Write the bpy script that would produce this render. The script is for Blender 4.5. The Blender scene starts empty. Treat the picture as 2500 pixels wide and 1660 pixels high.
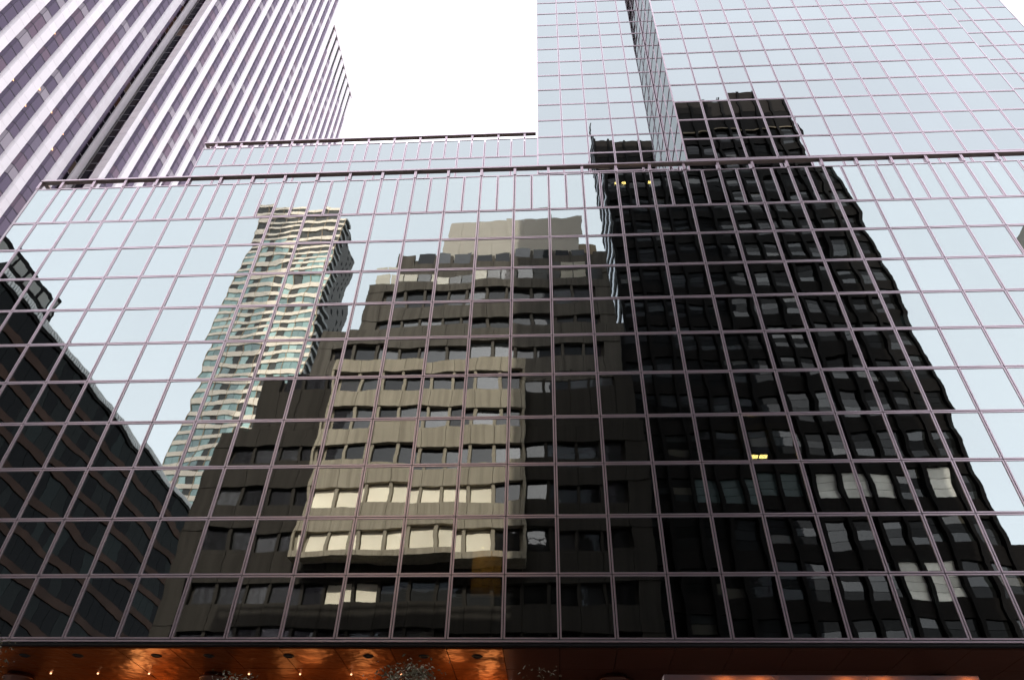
import bpy, bmesh, math, random
from mathutils import Vector, Matrix, Euler

random.seed(7)
C = bpy.context.scene.collection
SC = bpy.context.scene
RAD = math.radians
GZ = 1.65                                   # eye height: heights below are often written as GZ + height above the eye

# ------------------------------------------------------------------ camera
FPX = 1780.71                                # focal length in pixels of the 2500 px wide photograph
cam_d = bpy.data.cameras.new('camera'); cam = bpy.data.objects.new('camera', cam_d); C.objects.link(cam)
cam_d.sensor_fit = 'HORIZONTAL'; cam_d.sensor_width = 36.0
cam_d.lens = 36.0 * FPX / 2500.0
cam_d.clip_end = 3000.0
CR = Vector((0.9985964, 0.0497083, 0.0182818)); CU = Vector((0.0189406, -0.6575147, 0.7532036)); CF = Vector((-0.0494610, 0.7518002, 0.6575333))
M = Matrix((CR, CU, -CF)).transposed().to_4x4(); M.translation = Vector((0, 0, GZ))
cam.matrix_world = M
SC.camera = cam

# ------------------------------------------------------------------ sky, sun, exposure
SUN_EL, SUN_AZ = RAD(33), RAD(3.0)           # sun low in front of the camera, hidden behind the glass tower
world = bpy.data.worlds.new('World'); SC.world = world; world.use_nodes = True
wn = world.node_tree; wn.nodes.clear()
sky = wn.nodes.new('ShaderNodeTexSky'); sky.sky_type = 'NISHITA'; sky.sun_disc = False
sky.sun_elevation = SUN_EL; sky.sun_rotation = SUN_AZ
sky.altitude = 0.0; sky.air_density = 1.0; sky.dust_density = 3.5; sky.ozone_density = 1.0
hs = wn.nodes.new('ShaderNodeHueSaturation'); hs.inputs['Saturation'].default_value = 0.36
bg = wn.nodes.new('ShaderNodeBackground'); bg.inputs['Strength'].default_value = 0.14
wo = wn.nodes.new('ShaderNodeOutputWorld')
# thin bright high cloud over the whole sky: an even pale veil with faint drifting streaks
wtc = wn.nodes.new('ShaderNodeTexCoord'); wnz = wn.nodes.new('ShaderNodeTexNoise'); wnz.inputs['Scale'].default_value = 2.2; wnz.inputs['Detail'].default_value = 5.0
wrp = wn.nodes.new('ShaderNodeValToRGB'); wrp.color_ramp.elements[0].position = 0.3; wrp.color_ramp.elements[1].position = 0.75
VEIL = (6.5, 6.85, 7.2)
wrp.color_ramp.elements[0].color = (0.92, 0.94, 0.97, 1); wrp.color_ramp.elements[1].color = (1.0, 1.0, 1.0, 1)
wml = wn.nodes.new('ShaderNodeMix'); wml.data_type = 'RGBA'; wml.blend_type = 'MULTIPLY'; wml.inputs[0].default_value = 1.0; wml.inputs[7].default_value = (*VEIL, 1)
wad = wn.nodes.new('ShaderNodeMix'); wad.data_type = 'RGBA'; wad.blend_type = 'ADD'; wad.inputs[0].default_value = 1.0
wn.links.new(wtc.outputs['Generated'], wnz.inputs['Vector']); wn.links.new(wnz.outputs['Fac'], wrp.inputs[0]); wn.links.new(wrp.outputs[0], wml.inputs[6])
wn.links.new(sky.outputs[0], hs.inputs['Color']); wn.links.new(hs.outputs[0], wad.inputs[6]); wn.links.new(wml.outputs[2], wad.inputs[7])
wn.links.new(wad.outputs[2], bg.inputs[0]); wn.links.new(bg.outputs[0], wo.inputs[0])
sun_d = bpy.data.lights.new('sun', 'SUN'); sun_d.energy = 3.2; sun_d.angle = RAD(0.5); sun_d.color = (1.0, 0.94, 0.85)
sun = bpy.data.objects.new('sun', sun_d); C.objects.link(sun)
sdir = Vector((math.sin(SUN_AZ) * math.cos(SUN_EL), math.cos(SUN_AZ) * math.cos(SUN_EL), math.sin(SUN_EL)))
sun.rotation_euler = (-sdir).to_track_quat('-Z', 'Y').to_euler()
sun.location = (0, 60, 160)
SC.view_settings.view_transform = 'Standard'; SC.view_settings.look = 'None'
SC.view_settings.gamma = 1.0; SC.view_settings.use_curve_mapping = False
SC.view_settings.exposure = 0.6
SC.render.engine = 'CYCLES'
SC.cycles.max_bounces = 10; SC.cycles.glossy_bounces = 6; SC.cycles.transparent_max_bounces = 12
SC.cycles.caustics_reflective = False

# ------------------------------------------------------------------ materials
class NT:
    def __init__(s, name):
        s.m = bpy.data.materials.new(name); s.m.use_nodes = True; s.t = s.m.node_tree; s.t.nodes.clear()
        s.out = s.n('ShaderNodeOutputMaterial')
    def n(s, typ, **kw):
        nd = s.t.nodes.new(typ)
        for k, v in kw.items():
            if k.startswith('i_'):
                key = k[2:]
                nd.inputs[int(key) if key.isdigit() else key.replace('_', ' ')].default_value = v
            else: setattr(nd, k, v)
        return nd
    def l(s, a, b): s.t.links.new(a, b)
    def math(s, op, a, b=None, c=None):
        nd = s.n('ShaderNodeMath', operation=op)
        for i, v in enumerate((a, b, c)):
            if v is None: continue
            if hasattr(v, 'links'): s.l(v, nd.inputs[i])
            else: nd.inputs[i].default_value = v
        return nd.outputs[0]
    def ramp(s, fac, stops, interp='LINEAR'):
        nd = s.n('ShaderNodeValToRGB'); cr = nd.color_ramp; cr.interpolation = interp
        while len(cr.elements) < len(stops): cr.elements.new(0.5)
        for e, (p, c) in zip(cr.elements, stops): e.position = p; e.color = (*c, 1)
        s.l(fac, nd.inputs[0]); return nd.outputs[0]
    def rnd(s):
        oi = s.n('ShaderNodeObjectInfo'); g = s.n('ShaderNodeNewGeometry')
        return s.math('FRACT', s.math('ADD', s.math('MULTIPLY', oi.outputs['Random'], 7.31), s.math('MULTIPLY', g.outputs['Random Per Island'], 5.17)))
    def noise(s, scale, detail=3.0, vec=None, stretch=None, rough=0.55):
        tc = s.n('ShaderNodeNewGeometry') if vec is None else None
        v = tc.outputs['Position'] if vec is None else vec
        if stretch:
            mp = s.n('ShaderNodeMapping'); mp.inputs['Scale'].default_value = stretch; s.l(v, mp.inputs[0]); v = mp.outputs[0]
        nz = s.n('ShaderNodeTexNoise', i_Scale=scale, i_Detail=detail, i_Roughness=rough); s.l(v, nz.inputs['Vector'])
        return nz.outputs['Fac']
    def mixc(s, fac, a, b):
        nd = s.n('ShaderNodeMix', data_type='RGBA')
        for i, v in ((0, fac), (6, a), (7, b)):
            if hasattr(v, 'links'): s.l(v, nd.inputs[i])
            elif i == 0: nd.inputs[0].default_value = v
            else: nd.inputs[i].default_value = (*v, 1)
        return nd.outputs[2]
    def end(s, sh): s.l(sh, s.out.inputs['Surface']); return s.m

def plain(name, col, rough=0.6, metal=0.0, var=0.12, nscale=2.0, stretch=None, bump=0.0, spec=0.4, island=0.0):
    t = NT(name)
    f = t.noise(nscale, 4, stretch=stretch)
    a = tuple(c * (1 - var) for c in col); b = tuple(min(1, c * (1 + var)) for c in col)
    cl = t.mixc(f, a, b)
    if island:
        cl2 = t.n('ShaderNodeHueSaturation'); t.l(cl, cl2.inputs['Color'])
        t.l(t.math('ADD', 1 - island * 0.5, t.math('MULTIPLY', t.rnd(), island)), cl2.inputs['Value']); cl = cl2.outputs[0]
    p = t.n('ShaderNodeBsdfPrincipled', i_Roughness=rough, i_Metallic=metal)
    p.inputs['Specular IOR Level'].default_value = spec
    t.l(cl, p.inputs['Base Color'])
    if bump:
        bp = t.n('ShaderNodeBump', i_Strength=bump, i_Distance=0.02); t.l(t.noise(nscale * 6, 4), bp.inputs['Height']); t.l(bp.outputs[0], p.inputs['Normal'])
    return t.end(p.outputs[0])

def mirror_glass(name, tint, refl, graz, trans, wave=0.0030, pillow=0.0022, freq=0.9):
    """coated facade glass: clear mirror reflection, a little see-through, each sheet slightly bowed and wavy"""
    t = NT(name)
    g = t.n('ShaderNodeNewGeometry'); oi = t.n('ShaderNodeObjectInfo'); tc = t.n('ShaderNodeTexCoord')
    comb = t.n('ShaderNodeCombineXYZ')
    t.l(t.math('MULTIPLY', oi.outputs['Random'], 83.0), comb.inputs[0]); t.l(t.math('MULTIPLY', oi.outputs['Random'], 51.0), comb.inputs[2])
    ad = t.n('ShaderNodeVectorMath', operation='ADD'); t.l(tc.outputs['Object'], ad.inputs[0]); t.l(comb.outputs[0], ad.inputs[1])
    mp = t.n('ShaderNodeMapping'); mp.inputs['Scale'].default_value = (0.75, 0.75, 1.1); t.l(ad.outputs[0], mp.inputs[0])
    nz = t.n('ShaderNodeTexNoise', i_Scale=freq, i_Detail=4.0, i_Roughness=0.46); t.l(mp.outputs[0], nz.inputs['Vector'])
    c0 = t.n('ShaderNodeVectorMath', operation='SUBTRACT'); c0.inputs[1].default_value = (0.5, 0.5, 0.5); t.l(nz.outputs['Color'], c0.inputs[0])
    c1 = t.n('ShaderNodeVectorMath', operation='SCALE'); t.l(c0.outputs[0], c1.inputs[0]); c1.inputs['Scale'].default_value = wave * 5
    pw = t.math('MULTIPLY', t.math('SUBTRACT', oi.outputs['Random'], 0.25), pillow * 2.4)
    c2 = t.n('ShaderNodeVectorMath', operation='SCALE'); t.l(tc.outputs['Object'], c2.inputs[0]); t.l(pw, c2.inputs['Scale'])
    a1 = t.n('ShaderNodeVectorMath', operation='ADD'); t.l(c1.outputs[0], a1.inputs[0]); t.l(c2.outputs[0], a1.inputs[1])
    # only tilt in the plane of the sheet
    a2 = t.n('ShaderNodeVectorMath', operation='ADD'); t.l(g.outputs['Normal'], a2.inputs[0]); t.l(a1.outputs[0], a2.inputs[1])
    nm = t.n('ShaderNodeVectorMath', operation='NORMALIZE'); t.l(a2.outputs[0], nm.inputs[0])
    dirt = t.noise(0.35, 4, stretch=(1.0, 1.0, 0.25))
    lw = t.n('ShaderNodeLayerWeight', i_Blend=0.5)
    fac = t.math('MULTIPLY_ADD', t.math('POWER', lw.outputs['Facing'], 2.5), graz, refl)
    fac = t.math('MULTIPLY', fac, t.math('MULTIPLY_ADD', dirt, 0.06, 0.97))
    fac = t.math('MULTIPLY', fac, t.math('MULTIPLY_ADD', oi.outputs['Random'], 0.07, 0.965))
    gl = t.n('ShaderNodeBsdfGlossy', i_Roughness=0.0); gl.inputs['Color'].default_value = (*tint, 1); t.l(nm.outputs[0], gl.inputs['Normal'])
    tr = t.n('ShaderNodeBsdfTransparent'); tr.inputs['Color'].default_value = (*[c * trans for c in (0.86, 0.95, 0.92)], 1)
    mx = t.n('ShaderNodeMixShader'); t.l(fac, mx.inputs[0]); t.l(tr.outputs[0], mx.inputs[1]); t.l(gl.outputs[0], mx.inputs[2])
    st = t.noise(1.0, 4, stretch=(6.0, 6.0, 0.35)); sf = t.math('MULTIPLY', t.math('MAXIMUM', t.math('SUBTRACT', st, 0.52), 0.0), 0.03)   # dust run down by rain
    df = t.n('ShaderNodeBsdfDiffuse'); df.inputs[0].default_value = (0.55, 0.53, 0.5, 1)
    m2 = t.n('ShaderNodeMixShader'); t.l(sf, m2.inputs[0]); t.l(mx.outputs[0], m2.inputs[1]); t.l(df.outputs[0], m2.inputs[2])
    return t.end(m2.outputs[0])

def window_glass(name, stops, refl=0.35, rough=0.02, island_interp='CONSTANT', wave=0.004, graz=0.2, gtint=(0.9, 0.9, 0.95), vary=0.0):
    """dark window with blinds or tint showing behind a reflection"""
    t = NT(name)
    r = t.rnd(); col = t.ramp(r, stops, island_interp)
    bp_in = t.noise(1.1, 2)
    bp = t.n('ShaderNodeBump', i_Strength=1.0, i_Distance=wave); t.l(bp_in, bp.inputs['Height'])
    d = t.n('ShaderNodeBsdfDiffuse'); t.l(col, d.inputs[0])
    gl = t.n('ShaderNodeBsdfGlossy', i_Roughness=rough); gl.inputs[0].default_value = (*gtint, 1); t.l(bp.outputs[0], gl.inputs['Normal'])
    lw = t.n('ShaderNodeLayerWeight', i_Blend=0.5)
    fac = t.math('MULTIPLY_ADD', t.math('POWER', lw.outputs['Facing'], 3.0), graz, refl)
    if vary: fac = t.math('MULTIPLY', fac, t.math('MULTIPLY_ADD', t.math('POWER', r, 2.0), vary * 2.6, 1.0 - vary))
    mx = t.n('ShaderNodeMixShader'); t.l(fac, mx.inputs[0]); t.l(d.outputs[0], mx.inputs[1]); t.l(gl.outputs[0], mx.inputs[2])
    return t.end(mx.outputs[0])

def emit(name, col, strength):
    t = NT(name); e = t.n('ShaderNodeEmission', i_Strength=strength); e.inputs[0].default_value = (*col, 1); return t.end(e.outputs[0])

def streaked(name, col, dark, amount):
    """concrete with rain streaks"""
    t = NT(name)
    s1 = t.noise(1.0, 5, stretch=(3.2, 3.2, 0.12)); s2 = t.noise(0.25, 4)
    f = t.math('MULTIPLY', t.math('SMOOTH_MIN', 1.0, t.math('MAXIMUM', t.math('MULTIPLY', t.math('SUBTRACT', s1, 0.42), 4.0), 0.0), 0.1), amount)
    base = t.mixc(s2, tuple(c * 0.9 for c in col), tuple(c * 1.1 for c in col))
    cl = t.mixc(f, base, dark)
    p = t.n('ShaderNodeBsdfPrincipled', i_Roughness=0.9); p.inputs['Specular IOR Level'].default_value = 0.12; t.l(cl, p.inputs['Base Color'])
    return t.end(p.outputs[0])

def marble(name):
    t = NT(name)
    r = t.rnd(); v = t.noise(0.35, 5, rough=0.65); w = t.noise(3.0, 3)
    cl = t.mixc(v, (0.83, 0.715, 0.745), (0.905, 0.805, 0.825))
    cl = t.mixc(t.math('MULTIPLY', w, 0.25), cl, (0.79, 0.68, 0.71))
    h = t.n('ShaderNodeHueSaturation'); t.l(cl, h.inputs['Color']); t.l(t.math('MULTIPLY_ADD', r, 0.085, 0.95), h.inputs['Value'])
    p = t.n('ShaderNodeBsdfPrincipled', i_Roughness=0.55); t.l(h.outputs[0], p.inputs['Base Color'])
    return t.end(p.outputs[0])

def metal(name, col, rough, var=0.06, wave=0.0, met=0.75, island=0.0):
    t = NT(name)
    f = t.noise(1.2, 3, stretch=(1, 1, 0.4)); cl = t.mixc(f, tuple(c * (1 - var) for c in col), tuple(min(1, c * (1 + var)) for c in col))
    p = t.n('ShaderNodeBsdfPrincipled', i_Roughness=rough, i_Metallic=met)
    if island:
        hv = t.n('ShaderNodeHueSaturation'); t.l(cl, hv.inputs['Color']); t.l(t.math('MULTIPLY_ADD', t.rnd(), island, 1 - island / 2), hv.inputs['Value']); cl = hv.outputs[0]
    t.l(cl, p.inputs['Base Color'])
    if wave:
        bp = t.n('ShaderNodeBump', i_Strength=1.0, i_Distance=wave); t.l(t.noise(0.9, 3), bp.inputs['Height']); t.l(bp.outputs[0], p.inputs['Normal'])
    return t.end(p.outputs[0])

M_frame = metal('mauve anodised frame', (0.74, 0.57, 0.63), 0.34, met=0.88, island=0.10)
M_dark = plain('dark gasket', (0.012, 0.011, 0.013), 0.7)
M_coping = plain('bronze coping', (0.62, 0.49, 0.47), 0.5, var=0.06)
M_core = plain('dark interior', (0.010, 0.009, 0.009), 0.9, spec=0.05)
M_slab = plain('interior ceiling', (0.03, 0.028, 0.026), 0.9, spec=0.05)
M_glass = mirror_glass('podium mirror glass', (0.935, 0.972, 0.965), 0.38, 0.34, 0.45, wave=0.0025, pillow=0.0050)
M_tglass = mirror_glass('tower mirror glass', (0.935, 0.965, 0.972), 0.38, 0.30, 0.10, wave=0.0022, pillow=0.0012)
M_marble = marble('white marble')
M_wt_glass = window_glass('tower bay window', [(0.0, (0.042, 0.027, 0.058)), (0.35, (0.058, 0.037, 0.070)), (0.62, (0.095, 0.052, 0.075)), (0.86, (0.26, 0.22, 0.24)), (0.96, (0.10, 0.08, 0.11))], refl=0.05, rough=0.04, graz=0.20, gtint=(0.98, 0.80, 0.96))
M_wt_black = window_glass('dark recess window', [(0.0, (0.008, 0.006, 0.010)), (0.55, (0.014, 0.008, 0.010)), (0.88, (0.05, 0.022, 0.014)), (0.94, (0.09, 0.06, 0.045))], refl=0.015, graz=0.1)  # the dark reflection inside the slot is put into the colour
M_wt_bar = plain('dark window bar', (0.035, 0.02, 0.04), 0.5)
M_copper = metal('copper soffit sheet', (0.33, 0.09, 0.022), 0.34, wave=0.16, met=0.65)
M_bronze = metal('dull bronze soffit', (0.15, 0.058, 0.038), 0.30, wave=0.01, met=0.45)
M_lobby = metal('copper lobby wall', (0.48, 0.17, 0.045), 0.30, wave=0.08)
M_lamp = emit('warm lamp', (1.0, 0.62, 0.28), 14.0)
M_lampdim = emit('small soffit lamp', (1.0, 0.5, 0.25), 2.0)
M_globe = emit('canopy globe', (1.0, 0.45, 0.16), 12.0)
M_lamp2 = emit('office lamp', (1.0, 0.62, 0.20), 14.0)
M_warmwall = plain('ochre partition', (0.55, 0.33, 0.10), 0.8)
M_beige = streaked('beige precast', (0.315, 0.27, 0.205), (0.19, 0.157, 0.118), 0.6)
M_beige2 = streaked('weathered precast in shade', (0.098, 0.086, 0.072), (0.052, 0.044, 0.037), 0.7)  # rain streaks, plus shade on the upper tiers put into the colour
M_beige3 = streaked('precast in street shade', (0.035, 0.030, 0.025), (0.020, 0.017, 0.014), 0.7)  # street shade on the two lowest tiers is painted into this colour
M_bcap = plain('pale penthouse panel', (0.40, 0.36, 0.305), 0.8, var=0.08)
M_bwin = window_glass('dark office window', [(0.0, (0.012, 0.012, 0.012)), (0.5, (0.03, 0.03, 0.03)), (0.8, (0.06, 0.06, 0.06))], refl=0.05, vary=0.5)
M_blind = plain('drawn white blind', (0.90, 0.79, 0.62), 0.7, var=0.14, nscale=0.8, island=0.25)
M_dspan = plain('black spandrel', (0.008, 0.0065, 0.006), 0.6, var=0.25, spec=0.04)
M_dmull = plain('black mullion', (0.006, 0.005, 0.005), 0.6, spec=0.04)
M_dwin = window_glass('smoked window', [(0.0, (0.008, 0.008, 0.008)), (0.4, (0.012, 0.012, 0.012)), (0.75, (0.02, 0.022, 0.022)), (0.95, (0.06, 0.055, 0.045))], refl=0.024, graz=0.065, vary=0.8)
M_cream = plain('cream spandrel', (0.76, 0.65, 0.53), 0.7, var=0.10)
M_teal = window_glass('teal window', [(0.0, (0.20, 0.31, 0.285)), (0.3, (0.26, 0.39, 0.355)), (0.55, (0.16, 0.235, 0.22)), (0.8, (0.38, 0.53, 0.485))], refl=0.08)
M_rdark = plain('dark window group', (0.035, 0.033, 0.028), 0.5, var=0.3)
M_rside = plain('grey side wall', (0.10, 0.092, 0.085), 0.8)
M_pink = plain('brown granite band', (0.050, 0.027, 0.020), 0.6, var=0.7, nscale=0.25, spec=0.06)
M_dglass = window_glass('black ribbon window', [(0.0, (0.008, 0.008, 0.008)), (0.5, (0.016, 0.018, 0.017)), (0.9, (0.02, 0.025, 0.024))], refl=0.008, graz=0.012)
M_rail = plain('pale parapet rail', (0.55, 0.55, 0.55), 0.6)
M_asph = plain('asphalt', (0.05, 0.05, 0.052), 0.9, nscale=8, bump=0.2)
M_pave = plain('pavement concrete', (0.30, 0.285, 0.265), 0.9, nscale=3, bump=0.1)
M_line = plain('road paint', (0.75, 0.74, 0.70), 0.7)
M_bark = plain('bark', (0.06, 0.045, 0.035), 0.9, nscale=10, bump=0.4)
M_leaf = plain('dusty leaf', (0.20, 0.17, 0.11), 0.6, var=0.45, nscale=5, island=0.6)
M_pot = plain('stone planter', (0.22, 0.2, 0.19), 0.8)

# ------------------------------------------------------------------ mesh helpers
WORLD = {}
def wloc(o): return WORLD.get(o.name, Vector((0, 0, 0))) if o else Vector((0, 0, 0))

def tag(o, label=None, cat=None, group=None, kind=None):
    if label: o['label'] = label
    if cat: o['category'] = cat
    if group: o['group'] = group
    if kind: o['kind'] = kind
    return o

def thing(name, label, cat, loc=(0, 0, 0), group=None):
    o = bpy.data.objects.new(name, None); C.objects.link(o); o.location = loc; WORLD[o.name] = Vector(loc)
    return tag(o, label, cat, group)

def inst(name, mesh, parent, loc, rot=(0, 0, 0), kind=None):
    o = bpy.data.objects.new(name, mesh); C.objects.link(o)
    if parent: o.parent = parent
    o.location = Vector(loc) - wloc(parent); o.rotation_euler = rot
    WORLD[o.name] = Vector(loc)
    if kind: o['kind'] = kind
    return o

class MB:
    def __init__(s): s.v = []; s.f = []; s.mi = []
    def add(s, verts, faces, mi=0):
        n = len(s.v); s.v += [tuple(p) for p in verts]; s.f += [tuple(i + n for i in f) for f in faces]; s.mi += [mi] * len(faces); return s
    def box(s, x0, x1, y0, y1, z0, z1, mi=0):
        return s.add([(x0, y0, z0), (x1, y0, z0), (x1, y1, z0), (x0, y1, z0), (x0, y0, z1), (x1, y0, z1), (x1, y1, z1), (x0, y1, z1)],
                     [(3, 2, 1, 0), (4, 5, 6, 7), (0, 1, 5, 4), (1, 2, 6, 5), (2, 3, 7, 6), (3, 0, 4, 7)], mi)
    def ring(s, w, h, rail, y0, y1, cx=0, cy=0, cz=0):
        a, b = w / 2, h / 2; c, d = a - rail, b - rail
        P = []
        for y in (y0, y1):
            P += [(cx + x, cy + y, cz + z) for x, z in ((-a, -b), (a, -b), (a, b), (-a, b), (-c, -d), (c, -d), (c, d), (-c, d))]
        F = []
        for i in range(4):
            j = (i + 1) % 4
            F += [(i, j, 4 + j, 4 + i), (8 + j, 8 + i, 12 + i, 12 + j), (j, i, 8 + i, 8 + j), (4 + i, 4 + j, 12 + j, 12 + i)]
        return s.add(P, F)
    def prism(s, prof, z0, z1, mi=0):
        """closed outline of (x, y) points, counter-clockwise from above"""
        n = len(prof); V = [(x, y, z0) for x, y in prof] + [(x, y, z1) for x, y in prof]
        F = [(i, (i + 1) % n, n + (i + 1) % n, n + i) for i in range(n)] + [tuple(range(n - 1, -1, -1)), tuple(range(n, 2 * n))]
        return s.add(V, F, mi)
    def tube(s, pts, radii, n=8):
        rings = []
        for i, p in enumerate(pts):
            d = (Vector(pts[min(i + 1, len(pts) - 1)]) - Vector(pts[max(i - 1, 0)])).normalized()
            a = d.orthogonal().normalized(); b = d.cross(a)
            rings.append([Vector(p) + (a * math.cos(2 * math.pi * k / n) + b * math.sin(2 * math.pi * k / n)) * radii[i] for k in range(n)])
        V = [v for r in rings for v in r]; F = []
        for i in range(len(pts) - 1):
            for k in range(n): F.append((i * n + k, i * n + (k + 1) % n, (i + 1) * n + (k + 1) % n, (i + 1) * n + k))
        F += [tuple(range(n - 1, -1, -1)), tuple((len(pts) - 1) * n + k for k in range(n))]
        return s.add(V, F)
    def mesh(s, name, mats):
        me = bpy.data.meshes.new(name); me.from_pydata(s.v, [], s.f)
        for m in (mats if isinstance(mats, (list, tuple)) else [mats]): me.materials.append(m)
        if any(s.mi): me.polygons.foreach_set('material_index', s.mi)
        me.update(); return me
    def build(s, name, mats, parent=None, kind=None):
        xs, ys, zs = zip(*s.v)
        c = Vector(((min(xs) + max(xs)) / 2, (min(ys) + max(ys)) / 2, min(zs)))
        s.v = [(x - c.x, y - c.y, z - c.z) for x, y, z in s.v]
        return inst(name, s.mesh(name, mats), parent, c, kind=kind)

def project(p):
    d = Vector(p) - Vector((0, 0, GZ)); z = d.dot(CF)
    if z < 0.5: return None
    return 1250 + FPX * d.dot(CR) / z, 830 - FPX * d.dot(CU) / z
def seen_area(corners):
    q = [project(c) for c in corners]
    if any(v is None for v in q): return 0.0
    q = [(min(max(x, 0), 2500), min(max(y, 0), 1660)) for x, y in q]
    return abs(sum(q[i][0] * q[(i + 1) % len(q)][1] - q[(i + 1) % len(q)][0] * q[i][1] for i in range(len(q)))) / 2

# ------------------------------------------------------------------ glazed grid: a frame with its pane, repeated
W, H = 1.5, 1.7817
D = 19.626
_fm, _pm = {}, {}
def frame_mesh(w, h):
    k = (round(w, 3), round(h, 3))
    if k not in _fm:
        _fm[k] = MB().ring(w - 0.028, h - 0.028, 0.041, -0.022, 0.035).mesh('window_frame', M_frame)
    return _fm[k]
def pane_mesh(w, h, mat):
    k = (round(w, 3), round(h, 3), mat.name)
    if k not in _pm:
        a, b = w / 2 - 0.05, h / 2 - 0.05
        _pm[k] = MB().box(-a, a, 0.0, 0.02, -b, b).mesh('pane', mat)
    return _pm[k]

def glaze(parent, cells, mat, limit, blocked=None):
    """cells: (centre, w, h, rotation about z). The largest seen are objects, the rest one joined part."""
    rank = []
    for i, (c, w, h, rz) in enumerate(cells):
        ux = Vector((math.cos(rz), math.sin(rz), 0)) * (w / 2); uz = Vector((0, 0, h / 2)); c = Vector(c)
        a = seen_area([c - ux - uz, c + ux - uz, c + ux + uz, c - ux + uz])
        if blocked and blocked(c): a *= 0.02
        rank.append((a, i))
    rank.sort(reverse=True)
    single = {i for a, i in rank[:limit] if a > 1.0}
    fr, pn = MB(), MB()
    rr = random.Random(11)
    for i, (c, w, h, rz) in enumerate(cells):
        tilt = (rr.gauss(0, 0.0021), 0.0, rr.gauss(0, 0.0021) + rz)
        if i in single:
            f = inst('window_frame', frame_mesh(w, h), parent, c, (0, 0, rz))
            p = bpy.data.objects.new('pane', pane_mesh(w, h, mat)); C.objects.link(p); p.parent = f
            p.rotation_euler = (tilt[0], 0, tilt[2] - rz); p.location = (0, 0, 0)
        else:
            fmv = frame_mesh(w, h); pmv = pane_mesh(w, h, mat); Mr = Matrix.Translation(Vector(c)) @ Matrix.Rotation(rz, 4, 'Z')
            Mp = Matrix.Translation(Vector(c)) @ Euler(tilt).to_matrix().to_4x4()
            fr.add([Mr @ v.co for v in fmv.vertices], [tuple(q.vertices) for q in fmv.polygons])
            pn.add([Mp @ v.co for v in pmv.vertices], [tuple(q.vertices) for q in pmv.polygons])
    if fr.v:
        f = fr.build('window_frame', M_frame, parent, 'stuff')
        p = pn.build('pane', mat, f, 'stuff')

# ================================================================== GROUND
MB().box(-900, 900, -900, 900, -0.5, 0.0).build('ground', M_asph, kind='structure')
MB().box(-24.5, 60, 11.5, 60, 0.0, 0.13).build('pavement', M_pave, kind='structure')
MB().box(-26.5, 60, -40, 1.8, 0.0, 0.13).build('pavement', M_pave, kind='structure')
MB().box(-110, -57.0, -80, 125, 0.0, 0.13).build('pavement', M_pave, kind='structure')
ln = MB()
for i in range(40): ln.box(-24 + i * 3.0, -22.4 + i * 3.0, 6.6, 6.72, 0.004, 0.006)
ln.build('road_marking', M_line, kind='structure')

# ================================================================== LOW GLASS BLOCK (in front)
X0 = -14.8455; Z0 = GZ + 6.704                # column line 0 and bottom of the lowest row
XL = X0 - 5.72 * W
NR, KMAX = 10, 25
pod = thing('glass_office_block', 'long low office block of bronze framed mirror glass raised over a copper soffit', 'building', (0, D + 2, 0.13))
YC = D + 0.05
cells = []
ks = [-5.72] + list(range(-5, KMAX + 1))
for r in range(NR):
    for a, b in zip(ks[:-1], ks[1:]):
        cells.append(((X0 + W * (a + b) / 2, YC, Z0 + H * (r + 0.5)), W * (b - a), H, 0.0))
PH = H * 1.372                                # parapet row, half width sheets
hk = [-5.72, -5.0] + [-5 + 0.5 * i for i in range(1, 2 * (KMAX + 5) + 1)]
hk = [-5.72, -5.36] + hk[1:] if False else hk
for a, b in zip(hk[:-1], hk[1:]):
    cells.append(((X0 + W * (a + b) / 2, YC, Z0 + H * NR + PH / 2), W * (b - a), PH, 0.0))
glaze(pod, cells, M_glass, 300)
ZT = Z0 + H * NR + PH
# dark backing bars seen in the joints
for k in [-5.72] + list(range(-5, KMAX + 1)):
    x = X0 + W * k; MB().box(x - 0.03, x + 0.03, YC + 0.04, YC + 0.19, Z0, ZT).build('mullion', M_dark, pod)
for r in range(NR + 2):
    z = Z0 + H * r if r <= NR else ZT
    MB().box(XL, X0 + W * KMAX, YC + 0.06, YC + 0.17, z - 0.03, z + 0.03).build('transom', M_dark, pod)
# open parapet: posts and coping above the glass
ZC = Z0 + H * 11.70
XR = X0 + W * KMAX
MB().box(XL, XR, D - 0.02, D + 0.20, ZC - 0.07, ZC).box(XL, XL + 0.2, D + 0.2, D + 3.6, ZC - 0.07, ZC).build('coping', M_coping, pod)
MB().box(XL, XR, D - 0.035, D - 0.02, ZC - 0.075, ZC - 0.04).build('coping_rail', M_frame, pod)
MB().box(XL, XR, D - 0.035, D - 0.02, ZC - 0.028, ZC + 0.005).build('coping_rail', M_frame, pod)
for k in [-5.72] + list(range(-5, KMAX + 1)):
    x = X0 + W * k
    MB().box(x - 0.055, x - 0.012, D, D + 0.17, ZT + 0.01, ZC - 0.07).box(x + 0.012, x + 0.055, D, D + 0.17, ZT + 0.01, ZC - 0.07) \
        .box(x - 0.012, x + 0.012, D + 0.02, D + 0.17, ZT + 0.01, ZC - 0.07).build('post', M_frame, pod)
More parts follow.
